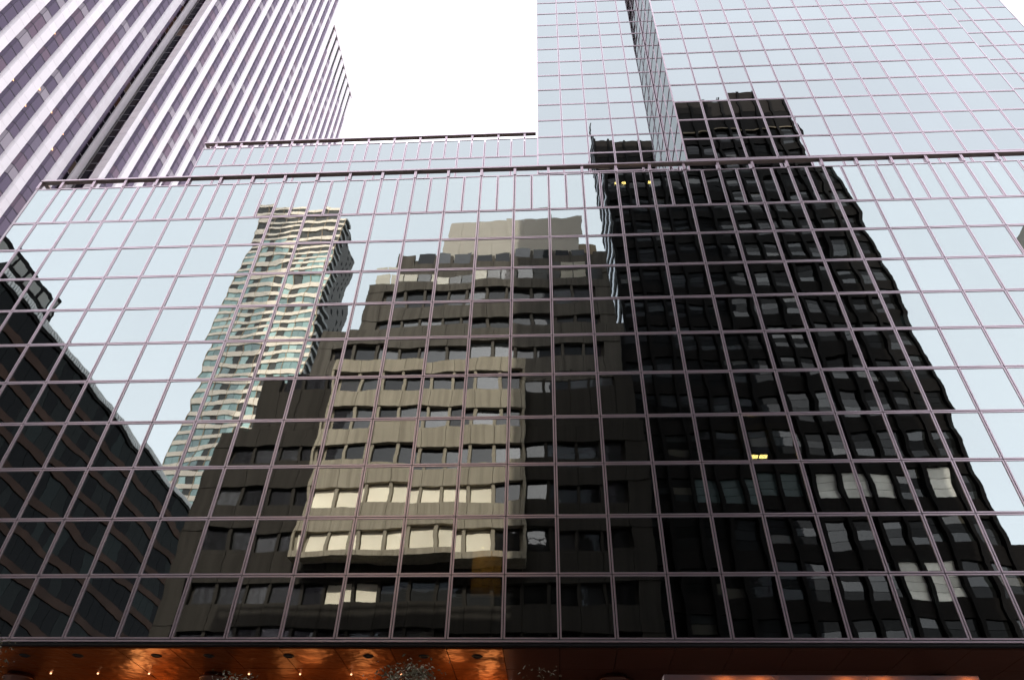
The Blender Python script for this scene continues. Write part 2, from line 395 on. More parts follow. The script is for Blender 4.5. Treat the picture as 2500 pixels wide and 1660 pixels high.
# sill, fascia, core
MB().box(XL, XR, D - 0.01, D + 0.06, Z0 - 0.075, Z0 - 0.028).build('sill_rail', M_frame, pod)
MB().box(XL, XR, D + 0.01, D + 0.25, Z0 - 0.028, Z0 + 0.008).build('sill_joint', M_dark, pod)
MB().box(XL, XR, D + 0.02, D + 0.25, Z0 - 0.15, Z0 - 0.085).build('fascia', M_dark, pod)
MB().box(XL, XR, D + 1.95, D + 2.15, Z0 - 0.1, ZT - 0.3).build('core_wall', M_core, pod)
MB().box(XL, XL + 0.06, D + 0.1, D + 1.95, Z0 - 0.1, ZT - 0.05).build('side_wall', M_core, pod)
MB().box(XL, XR, D + 0.22, D + 1.95, ZT - 0.2, ZT - 0.05).build('roof', M_core, pod)
for r in range(2, NR, 2):
    z = Z0 + H * r
    MB().box(XL + 0.1, XR, D + 0.24, D + 1.95, z - 0.22, z - 0.02).build('floor_slab', M_slab, pod)
for r, k0, k1 in ((3, 14.22, 14.36), (3, 14.40, 14.56)):        # ceiling lamps seen through the glass
    zc = Z0 + H * r + 0.74; x0, x1 = X0 + W * k0, X0 + W * k1
    MB().box(x0, x1, D + 0.9, D + 1.05, zc, zc + 0.05).build('ceiling_lamp', M_lamp2, pod)
for k0 in (11.93, 12.14, 12.90):                                # small orange lamps behind the parapet sheets
    MB().box(X0 + W * k0, X0 + W * (k0 + 0.11), D + 0.14, D + 0.17, Z0 + H * 10.97, Z0 + H * 10.97 + 0.14).build('ceiling_lamp', M_lamp2, pod)
# one lit room with an ochre partition
MB().box(X0 + W * 8.25, X0 + W * 8.85, D + 1.75, D + 1.9, Z0 + H * 1.05, Z0 + H * 2.0 - 0.25).build('partition', M_warmwall, pod)
rl_d = bpy.data.lights.new('room_light', 'POINT'); rl_d.energy = 22; rl_d.color = (1.0, 0.62, 0.25); rl_d.shadow_soft_size = 0.03
rl = bpy.data.objects.new('room_light', rl_d); C.objects.link(rl); rl.location = (X0 + W * 8.5, D + 1.0, Z0 + H * 2 - 0.5)

# soffit sheets under the block: copper to the left of the entrance, dull bronze to the right
ZS = GZ + 6.50
MB().box(XL, XR, D + 0.25, 26.0, ZS + 0.06, ZS + 0.12).build('soffit_backing', M_dark, pod)
rows = ((D + 0.16, 21.43), (21.455, 23.9))
for k in range(-6, KMAX):
    x0, x1 = (XL if k == -6 else X0 + W * k) + 0.010, X0 + W * (k + 1) - 0.010
    if x1 - x0 < 0.1: continue
    for y0, y1 in rows:
        o = MB().box(x0, x1, y0, y1, ZS + random.uniform(0, 0.006), ZS + 0.05).build('soffit_panel', M_copper if k < 9 else M_bronze, pod)
ring = MB()
for i in range(20):
    a, b = 2 * math.pi * i / 20, 2 * math.pi * (i + 1) / 20
    n = len(ring.v)
    ring.v += [(math.cos(q) * r, math.sin(q) * r, z) for q in (a, b) for r, z in ((0.15, 0.0), (0.11, -0.025), (0.085, 0.0))]
    ring.f += [(n, n + 3, n + 4, n + 1), (n + 1, n + 4, n + 5, n + 2)]; ring.mi += [0, 0]
ring.add([(0.10 * math.cos(2 * math.pi * i / 16), 0.10 * math.sin(2 * math.pi * i / 16), -0.004) for i in range(16)], [tuple(range(16))])
dl_mesh = ring.mesh('downlight', M_dark)
for px in (190, 382, 510, 705, 899, 1035, 1165, 60, -110):
    q = CR * ((px - 1250) / FPX) - CU * ((1600 - 830) / FPX) + CF; x = q.x * 20.35 / q.y
    inst('downlight', dl_mesh, pod, (x, 20.35, ZS - 0.002))
lm = MB().tube([(0, 0, 0), (0, 0, -0.03)], [0.026, 0.022], 10).mesh('lamp', M_lampdim)
for px in (124, 239, 364, 608, 733, 858, 980, -20):
    q = CR * ((px - 1250) / FPX) - CU * ((1643 - 830) / FPX) + CF; x = q.x * 21.9 / q.y
    inst('lamp', lm, pod, (x, 21.9, ZS))
# lobby wall behind, in copper sheets at the left and dark bronze at the right
for k in range(-5, KMAX, 2):
    x0 = X0 + W * k + 0.01
    MB().box(x0, x0 + 2 * W - 0.02, 24.0, 24.2, 0.13, ZS + 0.05).build('lobby_panel', M_lobby if k < 8 else M_bronze, pod)
for x, y_, z_, e_ in ((-13.0, 22.7, 0.9, 75), (-11.6, 21.0, 1.0, 38), (-8.3, 22.9, 0.9, 16), (-7.0, 21.2, 0.8, 30), (-5.9, 22.9, 0.9, 34), (-2.9, 21.1, 0.8, 46), (-2.0, 22.8, 0.8, 46)):                 # recessed warm lamps washing the copper
    ld = bpy.data.lights.new('lobby_light', 'POINT'); ld.energy = e_ * 0.19; ld.color = (1.0, 0.50, 0.16); ld.shadow_soft_size = 0.3
    lo = bpy.data.objects.new('lobby_light', ld); C.objects.link(lo); lo.location = (x, y_ + 0.5, ZS - z_)
# round columns
cm = MB().tube([(0, 0, 0.13), (0, 0, ZS - 0.16), (0, 0, ZS - 0.16), (0, 0, ZS - 0.10), (0, 0, ZS - 0.10), (0, 0, ZS)], [0.40, 0.40, 0.44, 0.44, 0.36, 0.36], 28).mesh('column', M_bronze)
for p in cm.polygons: p.use_smooth = len(p.vertices) == 4
for x in (1.68, 10.6, -4.0, -9.9, -15.8): inst('column', cm, pod, (x, 22.06, 0))

# ================================================================== GLASS TOWER with its lower wing
tow = thing('glass_tower', 'tall stepped mirror glass tower rising behind the low block, with a lower wing', 'tower', (16, 30, 0.13))
YT1, YT2, YS = 24.972, 21.865, 23.66
ZTR = GZ + 36.199; XT1, XT2, XT2R, XT3R = -0.413, 7.054, 25.19, 32.756
TTOP = 44
def hidden(c):
    c = Vector(c); d = c - Vector((0, 0, GZ))
    t = D / d.y; p = Vector((0, 0, GZ)) + d * t
    if t < 0.999 and p.x > XL and p.z < ZC: return True
    t = YS / d.y; p = Vector((0, 0, GZ)) + d * t
    return t < 0.999 and XL + 3.5 < p.x < XT1 and p.z < GZ + 36.4
cells = []
w1 = (XT2 - XT1) / 5
for r in range(-6, TTOP):
    zc = ZTR + H * (r + 0.5)
    for k in range(5): cells.append(((XT1 + w1 * (k + 0.5), YT1 + 0.05, zc), w1, H, 0.0))
    for k in range(12):
        wk = (XT2R - XT2) / 12; cells.append(((XT2 + wk * (k + 0.5), YT2 + 0.05, zc), wk, H, 0.0))
    for k in range(5):
        x0 = 25.256 + 1.5 * k; cells.append(((x0 + 0.75, YT1 + 0.05, zc), 1.5, H, 0.0))
    for k in range(2):                                        # narrow return facing left
        dy = (YT1 - YT2) / 2; cells.append(((XT2 + 0.05, YT2 + dy * (k + 0.5), zc), dy, H, -math.pi / 2))
ZW = GZ + 34.218; XWL = -19.85
wk = [-0.98] + list(range(0, 12)) + [12.0]
for r in (-2, -1):
    for a, b in zip(wk[:-1], wk[1:]):
        cells.append(((-18.365 + W * (a + b) / 2, YS + 0.05, ZW + H * (r + 0.5)), W * (b - a), H, 0.0))
hw = [-0.98, -0.49] + [0.5 * i for i in range(0, 24)] + [12.0]
for a, b in zip(hw[:-1], hw[1:]):
    cells.append(((-18.365 + W * (a + b) / 2, YS + 0.05, ZW + H * 0.485), W * (b - a), H * 0.97, 0.0))
glaze(tow, cells, M_tglass, 300, hidden)
ztop = ZTR + H * TTOP
zb = Z0 + 0.3
MB().box(XT1 + 0.1, XT2 + 0.2, YT1 + 0.2, 40, zb, ztop).build('left_bay', M_core, tow)
MB().box(XT2 + 0.2, XT2R - 0.05, YT2 + 0.2, 40.2, zb, ztop).build('main_shaft', M_core, tow)
MB().box(XT2R - 0.05, XT3R, YT1 + 0.2, 40, zb, ztop).build('right_bay', M_core, tow)
MB().box(XWL + 0.1, XT1 - 0.01, YS + 0.2, 39.8, zb, ZW + H * 0.95).build('lower_wing', M_core, tow)
MB().box(XT1 - 0.005, XT1 + 0.1, YT1 + 0.12, 40.05, ZW, ztop).build('corner_cladding', M_frame, tow)
MB().box(XT3R - 0.02, XT3R + 0.08, YT1 + 0.12, 40.05, ZW, ztop).build('corner_cladding', M_frame, tow)
zc = GZ + 34.218 + 1.253 * H; xe = -18.365 + 11.93 * W
MB().box(XWL, xe, YS - 0.02, YS + 0.20, zc - 0.07, zc).box(XWL, XWL + 0.2, YS + 0.2, YS + 3.0, zc - 0.07, zc).build('coping', M_coping, tow)
MB().box(XWL, xe, YS - 0.035, YS - 0.02, zc - 0.075, zc - 0.04).build('coping_rail', M_frame, tow)
MB().box(XWL, xe, YS - 0.035, YS - 0.02, zc - 0.028, zc + 0.005).build('coping_rail', M_frame, tow)
for k in range(-1, 24):
    x = -18.365 + W * (0.5 * k if False else k * 1.0 - 0.5)
    if k > 12 or x > xe: break
    z0 = ZW + H * 0.985
    if x < XWL: continue
    MB().box(x - 0.055, x - 0.012, YS, YS + 0.17, z0, zc - 0.07).box(x + 0.012, x + 0.055, YS, YS + 0.17, z0, zc - 0.07).box(x - 0.012, x + 0.012, YS + 0.02, YS + 0.17, z0, zc - 0.07).build('post', M_frame, tow)

# ================================================================== WHITE MARBLE TOWER (left)
wt = thing('marble_tower', 'white marble skyscraper with vertical piers and dark bay windows', 'tower', (-70, 70, 0.13))
FL = 3.96; TALL = 2.33
PIER, BAY = 1.52, 1.48
def courses(zlo, zhi):
    base = 2.1 + GZ                                     # start of a tall course
    n0 = int((zlo - base) / FL); out = []
    for n in range(n0, int((zhi - base) / FL) + 1):
        z = base + n * FL
        for a, b in ((z, z + TALL), (z + TALL, z + FL)):
            if a >= zlo - 0.01 and b <= zhi + 0.01: out.append((a, b))
    return out
slab_items, pane_items = [], []
def slab_prof(width): return [(0.0, 0.0), (0.24, 0.40), (0.26, width - 0.10), (0.0, width - 0.01)]
PR = {}
def folded(prof, h, depth, mat, name, gap):
    """folded sheet: profile (x out, y along), extruded by h, with thickness depth"""
    key = (tuple(prof), round(h, 3), mat.name, gap)
    if key not in PR:
        n = len(prof); z0, z1 = gap / 2, h - gap / 2
        back = [(x - depth, y) for x, y in prof]
        V = [(x, y, z) for z in (z0, z1) for x, y in prof + back]; F = []
        m = 2 * n
        for i in range(n - 1):
            F += [(i, i + 1, m + i + 1, m + i), (i, n + i, n + i + 1, i + 1), (m + i, m + i + 1, m + n + i + 1, m + n + i)]
        F += [(0, m, m + n, n), (n - 1, n + n - 1, m + n + n - 1, m + n - 1)]
        b = MB(); b.add(V, F); PR[key] = (b.mesh(name, mat), V, F)
    return PR[key]
bars = []
def hid_wt(c):
    return hidden(c)
def pier(x, y, width, zlo, zhi, prof=None, core=True):
    pf = prof or slab_prof(width)
    for a, b in courses(zlo, zhi): slab_items.append((Vector((x, y, a)), b - a, pf))
    cs = courses(zlo, zhi)
    if cs and zhi - cs[-1][1] > 0.05:
        out_ = [(x + px, y + py) for px, py in pf]; bk_ = [(x - 0.3, out_[-1][1]), (x - 0.3, out_[0][1])]
        MB().prism(list(out_) + bk_, cs[-1][1] + 0.01, zhi).build('pier_top', M_marble, wt)
    if core: MB().box(x - 1.2, x - 0.2, y + 0.06, y + width - 0.06, 0.13, zhi).build('pier_core', M_marble, wt)
def bay(x, y, width, zlo, zhi, zmat=None, flat=False):
    pf = [(0.06, 0.03), (0.30, 0.36), (0.30, width - 0.10), (0.0, width - 0.03)]
    for a, b in courses(zlo, zhi): pane_items.append((Vector((x - 0.02, y, a)), b - a, pf, zmat or M_wt_glass))
    bb = MB().box(x + 0.275, x + 0.305, y + 0.345, y + 0.385, zlo, zhi).box(x - 0.1, x + 0.02, y + width - 0.09, y + width, zlo, zhi).box(x - 0.1, x + 0.03, y - 0.01, y + 0.05, zlo, zhi)
    for a, b in courses(zlo, zhi):
        pts = [(x + 0.055, y + 0.02), (x + 0.31, y + 0.355), (x + 0.31, y + width - 0.095), (x + 0.0, y + width - 0.02)]
        pr2 = pts + [(px - 0.06, py) for px, py in reversed(pts)]
        bb.prism(pr2, a - 0.05, a + 0.05)
    bb.build('window_bars', M_wt_bar, wt)
    MB().box(x - 1.1, x - 0.25, y, y + width, 0.13, zhi).build('bay_core', M_wt_bar, wt)
ZR_C, ZR_B = GZ + 207.5, GZ + 226.0
# section A: window strips at y = 34.8 + 3 i, in front of the slot
XA, XB, XC = -61.4, -58.0, -60.0
for i in range(-2, 5):
    y = 37.8 + 3.0 * i; bay(XA, y, BAY, 26 + GZ, ZR_B - 14); pier(XA, y + BAY, PIER, 26 + GZ, ZR_B)
# slot: a narrow dark strip, a plain pier, then the dark return facing the street
y = 52.75
bay(XA, y, 0.62, 26 + GZ, ZR_B - 14)
for a, b in courses(26 + GZ, ZR_B - 14):
    pane_items.append((Vector((XA - 0.25, 53.37, a)), b - a, [(0.0, 0.0), (0.0, 0.88)], M_wt_black))
    pane_items.append((Vector((-61.05, 55.36, a)), b - a, [(0.0, 0.0), (1.02, 0.0)], M_wt_black))
    pane_items.append((Vector((-60.0, 55.34, a)), b - a, [(0.0, 0.0), (0.68, -0.36)], M_wt_glass))
lb = MB()
for a, b in courses(26 + GZ, ZR_B - 14):
    lb.box(XA - 0.24, XA - 0.20, 53.37, 54.25, a - 0.035, a + 0.035).box(-61.05, -60.02, 55.31, 55.35, a - 0.035, a + 0.035)
lb.build('window_bars', plain('pale window bar', (0.30, 0.26, 0.29), 0.5), wt)
MB().box(XA - 1.1, XA - 0.4, 53.3, 55.5, 0.13, ZR_B).build('bay_core', M_wt_bar, wt)
MB().box(-61.2, -59.3, 55.5, 56.2, 0.13, ZR_B).build('bay_core', M_wt_bar, wt)
pier(XA, 54.25, 1.12, 26 + GZ, ZR_B, [(-0.25, 0.0), (-0.05, 0.03), (-0.05, 1.08), (-0.1, 1.1)])
pier(XB - 1.35, 54.95, 1.0, 26 + GZ, ZR_B, [(0.03, 0.0), (1.35, -0.22), (1.35, 0.68), (1.2, 0.72)], core=False)
MB().box(-59.2, -58.2, 55.1, 55.5, 0.13, ZR_B).build('pier_core', M_marble, wt)
# section B: twelve strips
for i in range(12):
    y = 55.66 + 3.0 * i; bay(XB, y, BAY, 26 + GZ, ZR_B - 14)
    if i < 11: pier(XB, y + BAY, PIER, 26 + GZ, ZR_B)
pier(XB, 55.66 + 33 + BAY, 2.3, 26 + GZ, ZR_B, [(0.0, 0.0), (0.26, 0.42), (0.32, 2.2), (-1.0, 2.22)])
# section C: eight strips ending in open louvre slots under the roof edge
pier(XC, 92.3, 3.3, 26 + GZ, ZR_C)
for i in range(8):
    y = 95.7 + 2.97 * i; bay(XC, y, BAY, 26 + GZ, ZR_C - 13.5)
    pier(XC, y + BAY, PIER, 26 + GZ, ZR_C - 2.21)
    MB().box(XC - 0.45, XC - 0.2, y - 0.02, y + BAY + 0.1, ZR_C - 13.5, ZR_C).build('louvre_slot', M_dark, wt)
MB().box(XC - 1.0, XC + 0.34, 92.3, 95.7 + 24, ZR_C - 2.2, ZR_C).build('roof_band', M_marble, wt)
MB().box(XC - 30, XC - 1.0, 93, 119.4, 0.13, ZR_C - 0.3).build('tower_body', M_marble, wt)
MB().box(XA - 30, XA - 1.1, 31.5, 93.0, 0.13, ZR_B - 0.3).build('tower_body', M_marble, wt)
MB().box(XB - 4, XB - 1.1, 56.0, 92.2, 0.13, ZR_B - 0.2).build('tower_body', M_marble, wt)
def emit_items(items, name, depth, gap):
    rank = []
    for i, it in enumerate(items):
        c, h, pf = it[0], it[1], it[2]
        p0, p1 = pf[0], pf[-1]
        q = [c + Vector((p0[0], p0[1], 0)), c + Vector((p1[0], p1[1], 0)), c + Vector((p1[0], p1[1], h)), c + Vector((p0[0], p0[1], h))]
        a = seen_area(q)
        if a > 0 and hidden(c + Vector((0.3, 0.5, h / 2))): a = 0
        rank.append((a, i))
    rank.sort(reverse=True); single = {i for a, i in rank[:300]}
    rest = {}
    for i, it in enumerate(items):
        mat = it[3] if len(it) > 3 else M_marble
        me, V, F = folded(it[2], it[1], depth, mat, name, gap)
        if i in single: inst(name, me, wt, it[0])
        else: rest.setdefault(mat.name, (MB(), mat))[0].add([Vector(v) + it[0] for v in V], F)
    for mb, mat in rest.values(): mb.build(name, mat, wt, 'stuff')
emit_items(slab_items, 'marble_slab', 0.12, 0.022)
emit_items(pane_items, 'window_pane', 0.03, 0.02)
lamp_m = MB().add([(0, 0, 0), (0.02, 0.30, 0.1), (0.02, 0.0, 0.42), (-0.05, 0, 0), (-0.05, 0.30, 0.1), (-0.05, 0, 0.42)], [(0, 1, 2), (5, 4, 3), (0, 3, 4, 1), (1, 4, 5, 2), (2, 5, 3, 0)]).mesh('window_lamp', emit('lit window corner', (1.0, 0.52, 0.26), 1.6))
for px, py in ((59, 257), (94, 218), (123, 273), (133, 384), (125, 365), (151, 326), (2, 142), (29, 194), (131, 80)):   # lamps of lit rooms behind the bay windows
    q = CR * ((px - 1250) / FPX) - CU * ((py - 830) / FPX) + CF; s = (XA + 0.16) / q.x
    inst('window_lamp', lamp_m, wt, (XA + 0.16, q.y * s, GZ + q.z * s))

# ================================================================== BUILDINGS ACROSS THE STREET (seen mirrored in the glass)
# --- beige stepped office building
bg_ = thing('stepped_office_building', 'beige concrete office building stepping back in terraces, mirrored in the glass', 'building', (-9, -12, 0.13))
YB = -5.75
win_mesh = MB().box(-0.76, 0.76, -0.03, 0.03, 0.0, 1.62).mesh('window', M_bwin)
bl_mesh = MB().box(-0.72, 0.72, -0.03, 0.03, 0.0, 1.55).mesh('window', M_blind)
FB = 3.4; WZ = 21.05 + GZ                                     # a window sill height; floors every 3.4 m
def tier(x0, x1, z0, z1, y, mat, pitch=1.75, end=1.5, blinds=(), skip=()):
    MB().box(x0 + 0.05, x1 - 0.05, y - 24 if y > -7 else y - 22, y - 0.55, max(0.13, z0 - (0 if y > YB + 1 else 12)), z1 - 0.1).build('terrace_block', mat, bg_)
    sill = WZ + math.floor((z0 - WZ) / FB) * FB
    zz = z0; floors = []
    while sill < z1 - 1.0:
        if sill > z0 + 0.2: floors.append(sill)
        sill += FB
    bands = []; prev = z0
    for s_ in floors: bands.append((prev, s_)); prev = min(s_ + 1.6, z1)
    bands.append((prev, z1))
    n = max(1, int((x1 - x0 - 2 * end) / pitch)); pw = (x1 - x0 - 2 * end) / n
    for a, b in bands:
        if b - a < 0.05: continue
        for i in range(-1, n + 1):                              # precast panels with open joints
            xa = x0 if i < 0 else x0 + end + pw * i; xb = x0 + end if i < 0 else (x1 if i == n else xa + pw)
            jo = random.uniform(-0.012, 0.012)
            MB().box(xa + 0.015, xb - 0.015, y - 0.5, y + jo, a, b).build('precast_panel', mat, bg_)
    for s_ in floors:
        h = min(1.6, z1 - s_)
        pr = MB().box(x0, x0 + end - 0.1, y - 0.5, y - 0.05, s_, s_ + h).box(x1 - end + 0.1, x1, y - 0.5, y - 0.05, s_, s_ + h)
        for i in range(1, n): xx = x0 + end + pw * i; pr.box(xx - 0.12, xx + 0.12, y - 0.48, y - 0.12, s_, s_ + h)
        pr.build('window_pier', mat, bg_)
        for i in range(n):
            xx = x0 + end + pw * (i + 0.5)
            b = any(abs(s_ - bz) < 0.3 and ba <= xx <= bb for bz, ba, bb in blinds)
            inst('window', bl_mesh if b else win_mesh, bg_, (xx, y - 0.42, s_), (0, 0, random.gauss(0, 0.006)))
z = lambda v: v + GZ
def at(sb_, *v): return [q * (45 + sb_) / 45 for q in v]          # terraces lie a little further back, and are that much larger
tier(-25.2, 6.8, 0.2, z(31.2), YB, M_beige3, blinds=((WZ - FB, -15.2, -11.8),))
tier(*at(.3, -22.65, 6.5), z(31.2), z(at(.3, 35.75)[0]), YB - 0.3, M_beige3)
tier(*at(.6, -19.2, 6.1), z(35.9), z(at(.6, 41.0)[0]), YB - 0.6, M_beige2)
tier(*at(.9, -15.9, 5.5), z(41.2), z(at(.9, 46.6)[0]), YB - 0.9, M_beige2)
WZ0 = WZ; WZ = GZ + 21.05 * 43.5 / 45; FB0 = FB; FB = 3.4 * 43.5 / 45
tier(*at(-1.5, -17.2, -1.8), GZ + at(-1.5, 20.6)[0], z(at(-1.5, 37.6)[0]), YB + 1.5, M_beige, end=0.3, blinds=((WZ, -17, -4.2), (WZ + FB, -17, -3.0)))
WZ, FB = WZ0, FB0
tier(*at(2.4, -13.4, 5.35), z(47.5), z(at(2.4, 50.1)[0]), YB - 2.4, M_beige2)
px0, px1, pz = at(3.2, -9.2, 3.2, 54.75)
MB().box(px0, px1, YB - 16, YB - 3.2, z(51), z(pz - 0.05)).build('penthouse', M_bcap, bg_)
for i in range(9):
    for a, b in ((51.5, 55.6), (55.63, pz + (0.45 if 3 < i < 7 else 0.0))):
        w_ = (px1 - px0) / 9; x = px0 + i * w_; MB().box(x + 0.015, x + w_ - 0.015, YB - 3.2, YB - 3.1 + random.uniform(-0.01, 0.01), z(a), z(b)).build('penthouse_panel', M_bcap, bg_)
MB().box(px1 + 0.02, px1 + 1.3, YB - 10, YB - 3.6, z(51), z(55.2)).build('plant_room', plain('tan plant room', (0.26, 0.19, 0.12), 0.8), bg_)
gm = MB().box(-0.6, 0.6, -0.03, 0.03, 0, 1.15).mesh('terrace_glass', window_glass('terrace glazing', [(0.0, (0.05, 0.05, 0.045)), (0.4, (0.46, 0.42, 0.33)), (0.7, (0.09, 0.085, 0.075))], refl=0.05))  # the pale panes are highlights painted as colour
for i in range(16): inst('terrace_glass', gm, bg_, (-15.1 + i * 1.3, YB - 1.1, z(47.6)), (RAD(-8), 0, random.gauss(0, 0.03)))

# --- black office tower
dk = thing('black_office_tower', 'black framed office tower with smoked windows, mirrored in the glass', 'tower', (20, -18, 0.13))
YD = -12.75; DX0, DX1, DTOP = 7.2, 33.5, z(93.6)
MB().box(DX0 + 0.1, DX1 - 0.1, YD - 11, YD - 0.5, 0.13, DTOP - 0.4).build('tower_body', M_dmull, dk)
sp = MB(); zt = z(31.0); fl = 3.95
n0 = -7
dw = MB().box(-0.95, 0.95, -0.03, 0.03, 0, 0.78).mesh('window', M_dwin)
dwb = MB().box(-0.95, 0.95, -0.03, 0.03, 0, 0.78).mesh('window', plain('painted pale reflection', (0.62, 0.60, 0.55), 0.7, var=0.45, nscale=0.6, island=0.4))  # bright reflection painted as a pale window colour
dwt = MB().box(-0.95, 0.95, -0.03, 0.03, 0, 0.78).mesh('window', plain('painted green reflection', (0.018, 0.036, 0.036), 0.5, var=0.3))  # dim teal reflection painted as a window colour
for n in range(n0, 14):
    top = zt + fl * n
    MB().box(DX0, DX1, YD - 0.5, YD - 0.12, top, top + fl - 2.45).build('spandrel', M_dspan, dk)
for n in range(n0, 15):
    top = zt + fl * n
    for k in range(12):
        x = DX0 + 1.15 + k * 2.19
        lit = (n == 0 and 20.5 < x < 26.5) or (n == -2 and 25.5 < x < 29.5) or (n == 0 and 29 < x < 30.5)  # windows that take the painted pale reflection
        for j in range(3): inst('window', dwb if lit else (dwt if n == 0 and 12 < x < 20.5 else dw), dk, (x, YD - 0.35 + 0.01 * random.random(), top - 2.43 + j * 0.82), (random.gauss(0, 0.004), 0, random.gauss(0, 0.004)))
top = zt + fl * 14
MB().box(DX0, DX1, YD - 0.5, YD - 0.05, top, DTOP - 3.6).build('crown_panel', M_dspan, dk)
MB().box(DX0, DX1, YD - 0.5, YD - 0.02, DTOP - 3.6, DTOP).build('crown_panel', plain('crown panel', (0.022, 0.018, 0.016), 0.7, spec=0.06), dk)
MB().box(DX0, DX1, YD - 0.3, YD + 0.02, top + 0.1, top + 0.35).build('crown_trim', plain('tan trim', (0.16, 0.115, 0.06), 0.6), dk)
for k in range(13):
    x = DX0 + 0.05 + k * 2.19; MB().box(x - 0.17, x + 0.17, YD - 0.4, YD + 0.22, 0.13, DTOP - 0.02).build('mullion', M_dmull, dk)
    MB().box(x - 0.04, x + 0.04, YD - 0.2, YD - 0.1, DTOP, DTOP + 0.6).build('lightning_rod', M_dmull, dk)
sg = window_glass('pale side window', [(0.0, (0.10, 0.12, 0.13)), (0.6, (0.14, 0.16, 0.17))], refl=0.42)
for n in range(n0, 18):
    top = zt + fl * n
    MB().box(DX0 + 0.02, DX0 + 0.1, YD - 10.8, YD - 0.7, top - 2.4, top).build('side_window', sg, dk)
    MB().box(DX0 - 0.05, DX0 + 0.08, YD - 11, YD - 0.5, top, top + fl - 2.4).build('side_spandrel', M_dspan, dk)
MB().box(DX1, DX1 + 14, YD - 11, YD - 0.5, 0.13, z(24.6)).box(DX1, DX1 + 14, YD - 0.5, YD - 0.3, z(20), z(24.8)).build('low_wing', M_dspan, dk)

# --- cream and teal residential tower
rs = thing('residential_tower', 'slim cream and teal apartment tower far down the avenue, mirrored in the glass', 'tower', (-65, -90, 0.13))
YR = -80.8; RX0, RX1, RTOP = -75.9, -53.5, z(151.8); RF = 3.25
MB().box(RX0 + 0.3, RX1 - 0.3, YR - 19, YR - 0.4, 0.13, RTOP - 0.5).build('tower_body', M_rside, rs)
tm, dm = MB(), MB()
pat = 'TTTDTTDTDTTT'
for n in range(47):
    zt_ = RTOP - n * RF
    MB().box(RX0, RX1, YR - 0.4, YR, zt_ - 1.25, zt_).build('spandrel', M_cream, rs)
    ww = (RX1 - RX0) / 12
    sh = 0
    for i in range(12):
        dark = pat[i] == 'D' or n in (0, 1, 2, 3) or random.random() < 0.05
        (dm if dark else tm).box(RX0 + ww * i + 0.04, RX0 + ww * (i + 1) - 0.04, YR - 0.38, YR - 0.22, zt_ - RF + 0.02, zt_ - 1.27)
tm.build('window', M_teal, rs, 'stuff'); dm.build('window', M_rdark, rs, 'stuff')
for i in range(0, 13, 2):
    x = RX0 + (RX1 - RX0) * i / 12; MB().box(x - 0.06, x + 0.06, YR - 0.2, YR + 0.02, 20, RTOP).build('rib', plain('rib brown', (0.35, 0.25, 0.16), 0.7), rs)
bk = MB(); wd = MB()
for n in range(47):
    zt_ = RTOP - n * RF
    if n < 26: bk.box(RX1 - 0.3, RX1 + 0.45 - 0.2 * math.sin(n * 0.4), YR - 5.2, YR - 0.2, zt_ - 1.1, zt_ - 0.1)
    for j in range(3):
        if random.random() < 0.8: wd.box(RX1 - 0.32, RX1 - 0.27, YR - 9.5 - j * 3.2, YR - 8.6 - j * 3.2, zt_ - 2.6, zt_ - 0.9)
bk.build('balcony', plain('grey balcony', (0.22, 0.22, 0.215), 0.7), rs, 'stuff'); wd.build('side_window', M_dmull, rs, 'stuff')

# --- dark banded block on the far corner
db = thing('banded_office_block', 'dark office block with brown bands and a pale roof rail, mirrored in the glass', 'building', (-70, -40, 0.13))
BX = -60.0; BTOP = z(57.2)
MB().box(BX - 34, BX - 0.3, -69, -13.3, 0.13, BTOP - 0.6).build('block_body', M_dmull, db)
nf = 14
for n in range(nf):
    zt_ = BTOP - 1.6 - n * 4.05
    MB().box(BX - 0.4, BX, -69.2, -13.0, zt_ - 3.0, zt_ - 1.95).build('band', M_pink, db)
    w = MB()
    for j in range(26): w.box(BX - 0.3, BX - 0.16 + random.uniform(-0.01, 0.01), -69 + j * 2.155, -66.9 + j * 2.155, zt_ - 1.93, zt_ + 1.0)
    w.build('window', M_dglass, db, 'stuff')
MB().box(BX - 0.3, BX + 0.05, -69.2, -13.0, BTOP - 0.5, BTOP).build('parapet', M_dspan, db)
pr = MB()
for j in range(110): pr.box(BX - 0.2, BX + 0.12, -69 + j * 0.51, -68.72 + j * 0.51, BTOP, BTOP + 0.9)
for q in range(3): pr.box(BX - 0.1, BX + 0.06, -69.2, -13, BTOP + 0.2 + q * 0.32, BTOP + 0.28 + q * 0.32)
pr.build('roof_rail', M_rail, db, 'stuff')
MB().box(BX - 24, BX - 4.0, -26, -13.3, BTOP - 0.5, BTOP + 8.2).build('roof_storey', M_dspan, db)
rw = MB()
for n in range(3):
    for j in range(4): rw.box(BX - 4.0, BX - 3.9, -25.5 + j * 3.0, -23.2 + j * 3.0, BTOP + 0.6 + n * 2.5, BTOP + 2.3 + n * 2.5)
rw.build('roof_window', plain('roof blind', (0.28, 0.27, 0.25), 0.7), db, 'stuff')
# front of the banded block towards the cross street
for n in range(nf):
    zt_ = BTOP - 1.6 - n * 4.05
    MB().box(BX - 34, BX - 0.3, -13.3, -13.0, zt_ - 3.0, zt_ - 1.95).build('band', M_pink, db)

# --- small beige tower at the right edge
sb = thing('beige_corner_tower', 'plain beige corner tower beyond the black office tower, mirrored in the glass', 'tower', (74, -26, 0.13))
tw = MB().box(69.4, 80, -30.8, -20.8, 0.13, z(82.5)); tw.build('wall', M_bcap, sb)
for n in range(18):
    for j in range(5): MB().box(70.2 + j * 2.0, 71.5 + j * 2.0, -20.8, -20.7, z(3) + n * 3.9, z(5) + n * 3.9).build('window', M_bwin, sb)

